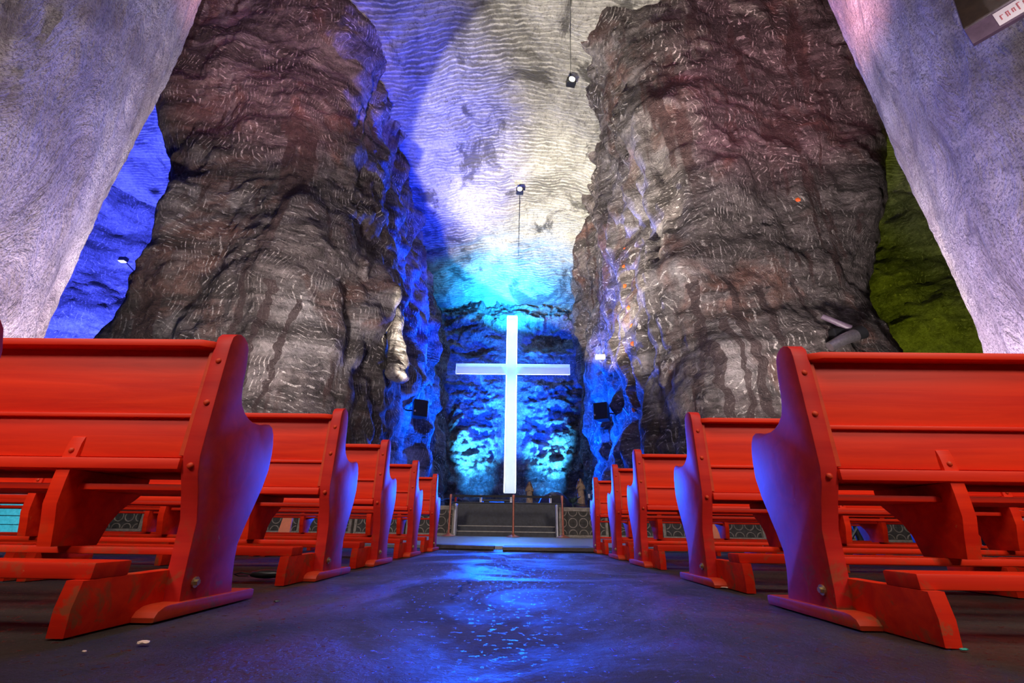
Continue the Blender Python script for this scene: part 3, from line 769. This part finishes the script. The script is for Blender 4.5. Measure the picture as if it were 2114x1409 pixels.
# ------------------------------------------------------------------ statues and small things round the altar
def statue(x, y, z, H, label, seed, arms):
    r = empty('saint_statue', (x, y, z), label=label, cat='statue', group=None)
    k = H
    MB().lathe([(.20 * k, 0), (.20 * k, .05 * k), (.16 * k, .06 * k), (.15 * k, .10 * k)], n=16).build('plinth', STATUE_D, r)
    m = MB(); n = 28; prof = [(.13, .10), (.135, .13), (.125, .25), (.115, .40), (.11, .52), (.118, .62), (.125, .70), (.11, .76), (.06, .80), (.045, .83), (.04, .84)]
    rings = []
    for rr, zz in prof:
        rg = []
        for q in range(n):
            a = 2 * PI * q / n; f = 1 + (.07 * math.sin(a * 7 + zz * 9 + seed) * (1 - zz))
            rg.append(m.bm.verts.new((rr * k * f * math.cos(a) * 1.0, rr * k * f * math.sin(a) * .75, zz * k)))
        rings.append(rg)
    for a, b2 in zip(rings, rings[1:]):
        for q in range(n): m.bm.faces.new((a[q], a[(q + 1) % n], b2[(q + 1) % n], b2[q]))
    m.bm.faces.new(rings[-1]); m.build('robe', STATUE, r, smooth=True)
    m = MB(); m.ball((0, -.01 * k, .895 * k), .058 * k, (.85, .95, 1.15), 16); m.ball((0, -.068 * k, .89 * k), .010 * k, (1, 1, 1.3), 8)
    m.tube([(0, 0, .81 * k), (0, 0, .87 * k)], .03 * k, 10); m.build('head', STATUE, r, smooth=True)
    m = MB(); m.ball((0, .018 * k, .91 * k), .068 * k, (1, .95, 1.1), 14)
    m.tube([(-.06 * k, .03 * k, .9 * k), (-.10 * k, .05 * k, .72 * k), (-.11 * k, .06 * k, .45 * k)], [.03 * k, .045 * k, .02 * k], 8)
    m.tube([(.06 * k, .03 * k, .9 * k), (.10 * k, .05 * k, .72 * k), (.11 * k, .06 * k, .45 * k)], [.03 * k, .045 * k, .02 * k], 8)
    m.build('veil', STATUE_D, r, smooth=True)
    for s in (-1, 1):
        m = MB(); hx = arms[0 if s < 0 else 1]
        m.tube([(s * .10 * k, 0, .74 * k), (s * .14 * k, -.03 * k, .60 * k), (hx[0] * k, hx[1] * k, hx[2] * k)], [.042 * k, .035 * k, .02 * k], 10)
        m.ball((hx[0] * k, hx[1] * k, hx[2] * k), .024 * k, (1, 1, 1), 8); m.build('arm', STATUE, r, smooth=True)
    return r
statue(.43, 16, .97, .86, 'slender robed statue standing left of the dark boulder behind the altar', 1, ((-.02, -.14, .64), (.02, -.14, .64)))
MB().lathe([(.16, 0), (.16, .5), (.19, .55), (.19, .72)], (.43, 16, .25), 16).build('pedestal', MARBLE, None).name = 'statue_pedestal'
tag(bpy.data.objects['statue_pedestal'], 'dark round pedestal under the slender statue behind the altar', 'pedestal')
statue(2.2, 15.9, 1.0, .95, 'robed statue holding a child among plants, right of the boulder', 2, ((-.06, -.15, .70), (.08, -.15, .60)))

def leafy(name, c, n, L, up, label, seed, mat=LEAF, frond=False, spread=PI):
    rnd = random.Random(seed); r = empty(name, c, label=label, cat='plant')
    m = MB(); stem = MB()
    for k in range(n):
        a = rnd.uniform(-spread, spread) - PI / 2; e = rnd.uniform(.25, 1.2); l = L * rnd.uniform(.6, 1)
        d = Vector((math.cos(a) * math.cos(e), math.sin(a) * math.cos(e) * .6, math.sin(e)))
        pts = [Vector((0, 0, up)) + d * l * t + Vector((0, 0, -.35 * l * t * t)) for t in (0, .25, .5, .75, 1)]
        stem.tube(pts, [.008, .007, .006, .004, .002], 5)
        side = d.cross(Vector((0, 0, 1))).normalized()
        for i, (p, q) in enumerate(zip(pts[1:], pts[2:] + [pts[-1] + (pts[-1] - pts[-2])])):
            for j in range(3):
                b0 = p.lerp(q, j / 3)
                for s in (-1, 1):
                    w_ = l * .26 * (1 - .18 * i)
                    tip = b0 + side * s * w_ + (q - p) * .7 + Vector((0, 0, -.02))
                    v = [m.bm.verts.new(b0 - (q - p) * .08), m.bm.verts.new(b0.lerp(tip, .5) + (q - p) * .14 + Vector((0, 0, .006))), m.bm.verts.new(tip), m.bm.verts.new(b0.lerp(tip, .5) - (q - p) * .10)]
                    m.bm.faces.new(v)
    stem.tube([(0, 0, 0), (0, 0, up + .05)], .02, 6)
    stem.build('stem', LEAF, r); m.build('foliage', mat, r)
    return r
leafy('palm_plant', (-2.95, 16.2, .25), 16, .95, .75, 'dark feathery palm beside the cyan glow, left behind the relief wall', 3)
leafy('leafy_plant', (1.85, 15.35, .80), 14, .5, .25, 'dark leafy plant left of the statue with child', 5)
leafy('leafy_plant', (2.9, 15.9, .70), 10, .45, .15, 'dark leafy plant right of the statue with child', 6)
for (x, lab) in ((1.13, 'small white box candle with a dark cross mark on the altar edge, right'), (-.20, 'small white box candle on the altar edge beside the middle barrier post'), (-1.22, 'small pale box candle on the altar edge, left')):
    r = empty('altar_candle', (x * .87, 13.62, .976), label=lab, cat='candle', group='box candles on the altar edge')
    MB().box(-.032, .032, -.03, .03, 0, .21, .006).build('wax', WPAINT, r)
    m = MB(); m.box(-.005, .005, -.034, -.030, .05, .17); m.box(-.017, .017, -.034, -.030, .115, .125); m.build('cross_mark', BLACK, r)
for (x, z, lab) in ((2.54, 1.35, 'tall dark candle stand with white candle, right of the statue'), (2.40, 1.22, 'shorter dark candle stand with white candle beside the taller one')):
    r = empty('candle_stand', (x, 15.4, .8), label=lab, cat='candle stand', group='candle stands right of the altar')
    h = z - .8
    MB().lathe([(.07, 0), (.06, .02), (.012, .05), (.012, h), (.045, h + .01), (.045, h + .03)], n=12).build('stand', BLACK, r)
    MB().lathe([(.035, h + .03), (.035, h + .16), (.02, h + .165)], n=12).build('candle', WPAINT, r)
r = empty('altar_table', (-.75, 17.4, .25), label='dark low altar table in front of the foot of the cross', cat='table')
MB().box(-.55, .55, -.3, .3, .95, 1.03, .01).build('table_top', BLACK, r)
for sx in (-.38, .38): MB().box(sx - .10, sx + .10, -.22, .22, 0, .95, .01).build('pedestal', BLACK, r)

# ------------------------------------------------------------------ things fixed on the rock
def bvh(o):
    me = o.data; return BVHTree.FromPolygons([v.co for v in me.vertices], [p.vertices for p in me.polygons])
BL, BR, BC = bvh(W_L), bvh(W_R), bvh(CE)
def hit(T, p, d):
    h = T.ray_cast(Vector(p), Vector(d).normalized()); return h[0], h[1]
def speaker(T, x, y, z, sg, yaw, label):
    p, n = hit(T, (0, y, z), (sg, 0, 0))
    if p is None: p = Vector((sg * 5, y, z))
    loc = (x, y, z)
    r = empty('loudspeaker', loc, yaw, label=label, cat='loudspeaker', group='loudspeakers on the rock either side of the altar')
    MB().prism([(-.36, -.34), (.36, -.34), (.27, .34), (-.27, .34)], -.43, .43, .02, axis='Z').build('cabinet', BLACK, r)
    MB().box(-.30, .30, -.372, -.345, -.38, .38, .005).build('grille', BLACKCLOTH, r)
    m = MB(); m.tube([(-.30, -.36, -.20), (-.30, -.39, -.20)], .05, 10); m.build('badge', METAL, r)
    inv = Matrix.Rotation(-yaw, 3, 'Z'); q = inv @ (p + Vector((sg * .3, 0, 0)) - Vector(loc))
    MB().tube([(0, .2, 0), (q.x * .5, q.y * .5, -.08), tuple(q)], .035, 8).build('wall_bracket', BLACK, r)
speaker(BL, -5.1, 22.0, 5.9, -1, .5, 'black loudspeaker bracketed to the blue rock left of the cross')
speaker(BR, 4.35, 22.0, 5.85, 1, -.5, 'black loudspeaker bracketed to the blue rock right of the cross')
# security lamp arm and a cyan tube on the right rock
p, n = hit(BR, (0, 21.5, 8.6), (1, 0, 0))
r = empty('arm_lamp', p, label='small white box lamp on a thin dark arm, right rock wall above the loudspeaker', cat='lamp')
MB().tube([(.2, 0, 0), (-.5, 0, 0), (-1.0, 0, .05)], .03, 8).build('arm', BLACK, r)
MB().box(-1.45, -.95, -.12, .12, -.02, .20, .02).build('housing', WPAINT, r)
p, n = hit(BR, (0, 20.0, 5.2), (1, 0, 0))
o = MB().tube([(0, 0, 0), (-.25, 0, .35)], .04, 8).build('cyan_tube', plain('cyan_plastic', (.05, .6, .8), .4), None, loc=p); tag(o, 'short cyan tube sticking out of the rock beside the right loudspeaker', 'tube')
# rock tongue on the left wall that takes the warm spot
p = Vector((-5.0, 17.6, 7.3))
def tongue():
    th = np.linspace(0, 2 * PI, 60); tt = np.linspace(0, 1, 60)
    T, S_ = np.meshgrid(th, tt, indexing='ij')
    R = .62 * np.clip(S_ * 12, 0, 1) ** .5 * (1 - .55 * S_)
    P = np.stack([p.x - .1 - .5 * S_ + R * np.cos(T) * .8, p.y + R * np.sin(T) * 1.0, p.z - 1.4 + 3.6 * S_], -1)
    P[..., 0] += .16 * fbm(P, .9, 4, 201); P[..., 1] += .16 * fbm(P, .9, 4, 202); P[-1] = P[0]
    return P
o = grid_mesh('rock_spur', tongue(), PILLAR, True); tag(o, 'hanging spur of pale rock under warm light on the left wall', 'rock')
# orange survey marks down the right pillar
k = 0
for (x, z) in ((4.65, 11.66), (4.52, 10.7), (4.48, 9.75), (4.52, 8.7), (4.57, 7.9), (4.55, 7.1), (4.31, 4.4), (12.84, 14.4)):
    p, n = hit(BR, (x * .6, 9.6, .25 + (z - .25) * .6), (x * .4, 6.4, (z - .25) * .4))
    if p is None: continue
    o = ico((0, 0, 0), .10, (1, .35, 1.1), 2, .25, k).build('orange_mark', ORANGE, None, loc=p + n * -.0)
    o.rotation_euler = n.to_track_quat('Y', 'Z').to_euler()
    lab = ['topmost', 'second', 'third', 'fourth', 'fifth', 'sixth', 'lowest'][k] + ' of the orange marks down the inner edge of the right rock pillar' if k < 7 else 'lone orange mark high on the broad face of the right rock pillar'
    tag(o, lab, 'mark', 'orange marks on the right pillar'); k += 1
# ceiling floodlights on cables
def ceil_lamp(x, y, drop, label, rz):
    p, n = hit(BC, (x, y, 10), (0, 0, 1)); zt = p.z
    r = empty('hanging_floodlight', (x, y, zt - drop), rz, label=label, cat='floodlight', group='floodlights hung under the rock ceiling')
    MB().tube([(0, 0, .1), (0, 0, drop + .1)], .03, 6).build('stem', BLACK, r)
    MB().box(-.26, .26, -.18, .18, -.25, .15, .04).build('housing', BLACK, r)
    MB().tube([(0, -.18, -.05), (0, -.25, -.05)], .18, 18).build('lens', LAMPF, r)
    MB().box(-.04, .36, .0, .04, .15, .19, .01).build('yoke', BLACK, r)
ceil_lamp(2.9, 17.1, .6, 'round white faced floodlight hanging near the upper right of the nave ceiling', .2)
ceil_lamp(.02, 24.6, .6, 'small dark floodlight hanging in the middle of the nave ceiling', 0)
# cables under the ceiling
def cable(name, pts, r, mat, label):
    o = MB().tube(pts, r, 6).build(name, mat); tag(o, label, 'cable'); return o
pz = lambda x, y: hit(BC, (x, y, 10), (0, 0, 1))[0].z
cable('ceiling_cable', [(2.9 - .10 * (k) , 17.1 - k * .9, pz(2.9 - .1 * k, 17.1 - k * .9) - .08) for k in range(7)], .02, BLACK, 'thin dark cable along the ceiling from the upper floodlight')
cable('ceiling_cable', [(.02 - .01 * k, 24.6 + k * 1.1, pz(.02, 24.6 + k * 1.1) - .08) for k in range(8)], .02, BLACK, 'thin dark cable along the ceiling behind the middle floodlight')
r = empty('aisle_lamp', (-27.6, 25.4, 17.05), label='small bright lamp high on the blue lit rock at far left', cat='lamp')
MB().box(-.25, .25, -.15, .15, 0, .3, .03).build('housing', BLACK, r); MB().box(-.2, .2, -.16, .12, -.05, 0, .01).build('lens', LAMPF, r)
MB().tube([(0, 0, .15), (-.8, 2.0, .3), (-1.8, 4.0, .4)], .04, 6).build('bracket', BLACK, r)
# floodlight cluster on the right pillar
p, n = hit(BR, (10.84 * .5, 6.9, 3.0), (10.84 * .5, 6.6, 2.78))
r = empty('rock_floodlights', p, label='cluster of dark and chrome floodlights bracketed low on the right rock pillar', cat='floodlight')
MB().tube([(-.75, -.35, .05), (-.3, -.45, .28), (.1, -.5, .42)], [.16, .19, .20], 16).build('chrome_housing', METAL, r, smooth=35)
MB().tube([(.1, -.5, .42), (.32, -.52, .52)], [.20, .24], 16).build('shroud', BLACK, r, smooth=35)
MB().tube([(-.5, -.1, 1.3), (-.2, -.25, 1.0), (.15, -.3, .75)], [.09, .10, .13], 12).build('upper_lamp', FRAME, r, smooth=35)
MB().box(-.45, -.05, -.35, .1, .3, .75, .05).build('bracket', BLACK, r)
MB().box(-.75, -.60, -.45, -.30, .05, .20, .02).build('cyan_lens', plain('cyan_lens', (.05, .55, .7), .3), r)
# floodlight fixtures on the floor at the column feet (out of sight behind the pews)
# ------------------------------------------------------------------ hanging display at upper right
A0 = Vector((3.793, 2.408, 4.226)); az = math.radians(-38)
e1 = -Vector((math.sin(az), math.cos(az), 0)); en = e1.cross(Vector((0, 0, 1)))
r = empty('hanging_display', A0, label='dark brown panel with a pale printed label hanging at the top right corner', cat='panel')
r.rotation_euler = Matrix((e1, -en, Vector((0, 0, 1)))).transposed().to_euler()   # local x along the lip, -y towards the nave, z up
MB().box(0, 1.1, -1.2, 0, .0, .05, .004).build('dark_face', SCREEN, r)
MB().box(0, 1.1, 0, .04, -.185, .05, .004).build('lip', FRAME, r)
MB().box(0, 1.1, -.010, -.002, -.012, .002, .002).build('edge_trim', METAL, r)
lb = MB().box(.165, .80, -.004, .0, -.165, -.02, .001).build('label', LABELW, r)
rnd = random.Random(4)
for k in range(18):
    x = .19 + k * .033; h = rnd.uniform(.04, .08); zc = -.092 + rnd.uniform(-.008, .008)
    m = MB(); m.box(x, x + .007, -.006, -.003, zc - h / 2, zc + h / 2); m.box(x, x + .019, -.006, -.003, zc + h / 2 - .008, zc + h / 2); 
    if k % 3: m.box(x + .012, x + .018, -.006, -.003, zc - h / 2, zc + h / 2 - .004)
    m.build('letter', LABELR, lb)
MB().tube([(.5, -.3, .05), (.5, -.3, 1.6)], .02, 8).build('hanger', BLACK, r)

# ------------------------------------------------------------------ furniture behind the pews
def salmon(x, y, w_, h, lab, lean=.06):
    o = MB().prism([(0, 0), (w_, 0), (w_, h), (lean, h)], -.02, .02, .004, axis='Y').build('salmon_chair_stand_in', SALMON, None, loc=(x, y, .01)); tag(o, lab, 'board', 'salmon boards behind the pews')  # flat board built where a wooden chair is guessed
salmon(-6.0, 8.0, .48, .43, 'larger salmon slanted board standing in for a chair behind the left pews')
salmon(-4.05, 8.0, .22, .38, 'smaller salmon slanted board in place of a chair, seen through the second left pew')
salmon(3.28, 8.0, .13, .40, 'narrow salmon board in place of a chair, seen through the second right pew', -.03)
r = empty('plank_screen', (-13.0, 11.0, 0), .1, label='low screen of pale horizontal planks lit cyan at far left', cat='screen')
for k in range(9): MB().box(-1.6, 1.75, -.02, .02, .02 + k * .195, .20 + k * .195, .005).build('plank', PLANKM, r)
for sx in (-1.5, 1.65): MB().box(sx - .04, sx + .04, .02, .08, 0, 1.78).build('post', PLANKM, r)
r = empty('corner_post', (-9.4, 9.9, 0), label='grey slanted stone slab leaning by the left end of the relief wall', cat='slab')
MB().box(-.12, .12, -.06, .06, 0, .72, .01).build('slab', STONE, r)
# keyboard stand
r = empty('keyboard_stand', (5.0, 7.0, 0), label='black folding X stand behind the right pews', cat='stand')
for (a, b2) in (((-.40, -.15, .03), (.35, -.15, .85)), ((.40, .0, .03), (-.35, .0, .85))):
    MB().tube([a, b2], .022, 8).build('leg', BLACK, r)
MB().tube([(-.42, -.3, .03), (-.42, .3, .03)], .02, 8).build('foot', BLACK, r); MB().tube([(.42, -.3, .03), (.42, .3, .03)], .02, 8).build('foot', BLACK, r)
MB().tube([(0, 0, .0), (-.08, 0, .95)], .045, 10).build('upright', BLACK, r)
for (dx, w_, lab) in ((-.45, .4, 'pale blue sheet lying flat left of the X stand'), (.35, .6, 'pale blue sheet lying flat right of the X stand')):
    o = MB().box(0, w_, 0, .35, .002, .012, .002).build('blue_sheet', plain('blue_sheet', (.25, .45, .6), .5), None, loc=(4.95 + dx, 6.9 + dx * .1, 0)); tag(o, lab, 'sheet', 'pale blue sheets on the floor')
# ornate case
r = empty('instrument_case', (6.1, 7.0, .0), -.25, label='black case with brass corner fittings and ornate inlay', cat='case')
MB().box(-.22, .34, -.2, .2, .02, .50, .01).build('body', BLACK, r)
for z in (.04, .44): MB().box(-.225, .345, -.212, -.2, z, z + .05, .004).build('band', FRAME, r)
for (cx, cz) in ((-.19, .07), (-.19, .45), (.30, .07), (.30, .45)):
    MB().ball((cx, -.212, cz), .045, (1, .25, 1), 10).build('corner_fitting', BRASS, r)
for (cx, cz, s) in ((-.02, .27, .07), (.10, .14, .06), (.05, .40, .05)):
    m = MB()
    for a in range(6):
        q = a * PI / 3; m.tube([(cx + s * .4 * math.cos(q), -.206, cz + s * .4 * math.sin(q)), (cx + s * math.cos(q + .6), -.21, cz + s * math.sin(q + .6)), (cx + s * 1.0 * math.cos(q + 1.2), -.206, cz + s * 1.0 * math.sin(q + 1.2))], .006, 5)
    m.build('inlay', BRASS, r)
MB().tube([(-.22, -.26, .48), (.40, -.28, .10)], .016, 8).build('strut', METAL, r)
cable('floor_cable', [(5.8, 6.6, .06), (6.05, 6.55, .05), (6.3, 6.5, .07), (6.25, 6.45, .2), (6.4, 6.4, .24), (6.5, 6.5, .08), (6.2, 6.62, .04)], .012, CABLEY, 'pale yellow cable looping in front of the black instrument case')
# pink wooden chair at right edge
r = empty('chair', (7.75, 7.2, 0), .2, label='pinkish wooden chair standing behind the right pews at the frame edge', cat='chair')
MB().box(-.24, .24, -.22, .22, .42, .46, .008).build('seat', CHAIRW, r)
for sx in (-.21, .21):
    MB().prism([(-.26, 0), (-.21, 0), (-.17, .42), (-.22, .42)], sx - .02, sx + .02, .003).build('leg', CHAIRW, r)
    MB().prism([(.26, 0), (.21, 0), (.17, .42), (.20, .90), (.24, .90), (.22, .42)], sx - .02, sx + .02, .003).build('leg', CHAIRW, r)
MB().box(-.23, .23, .20, .225, .62, .88, .006).build('backrest', CHAIRW, r)
r = empty('speaker_box', (8.6, 8.2, 0), label='large black cabinet behind the wooden chair at the right edge', cat='cabinet')
MB().box(-.5, .6, -.3, .3, .03, .95, .02).build('cabinet', BLACK, r); MB().box(-.45, .55, -.31, -.3, .08, .90).build('grille', BLACKCLOTH, r)
# cables by the left wall
cable('floor_cable', [(-8.9, 9.6, .75), (-8.8, 9.5, .3), (-8.6, 9.45, .06), (-8.3, 9.3, .03), (-7.7, 9.3, .04), (-7.2, 9.2, .03)], .014, BLACK, 'black cable dropping to the floor by the left relief wall')
cable('floor_cable', [(-1.55, 7.2, .42), (-1.36, 7.0, .45), (-1.18, 6.95, .36), (-1.24, 6.85, .16), (-1.14, 6.75, .07)], .010, BLACK, 'thin black cable looping beside the last left pew')

# ------------------------------------------------------------------ litter on the floor
def litter(name, x, y, r_, sc, mat, lab, seed):
    o = ico((0, 0, 0), r_, sc, 2, .18, seed).build(name, mat, None, loc=(x, y, r_ * sc[2] * .8)); tag(o, lab, 'litter'); return o
litter('plaster_chip', -.852, 1.18, .010, (1.4, 1, .35), CHIP, 'pale pink chip of plaster on the floor before the nearest left pew', 1)
litter('plaster_chip', -.915, 1.10, .004, (1.2, 1, .5), CHIP, 'tiny pale crumb on the floor below the left kneeler bracket', 2)
litter('plaster_chip', 1.03, 2.47, .014, (1.6, 1, .3), CHIP, 'flat pale chip on the floor beside the second right pew foot', 3)
litter('green_scrap', 1.07, 1.258, .007, (1.5, .8, .4), plain('green_scrap', (.02, .35, .25), .5), 'small green scrap on the floor before the nearest right kneeler', 4)
litter('black_crumb', -.86, 1.80, .009, (1.3, .8, .5), BLACK, 'small black crumb on the floor beyond the nearest left pew foot', 5)
r = empty('black_pouch', (-1.30, 2.55, 0), .1, label='black pouch with a thin strap lying under the second left pew', cat='pouch')
ico((0, 0, .022), .05, (1.7, .7, .42), 3, .05, 6).build('body', BLACK, r, smooth=True)
MB().tube([(-.08, 0, .02), (-.12, -.02, .03), (-.16, 0, .02), (-.15, .03, .01), (-.10, .02, .012)], .003, 6).build('strap', BLACK, r)
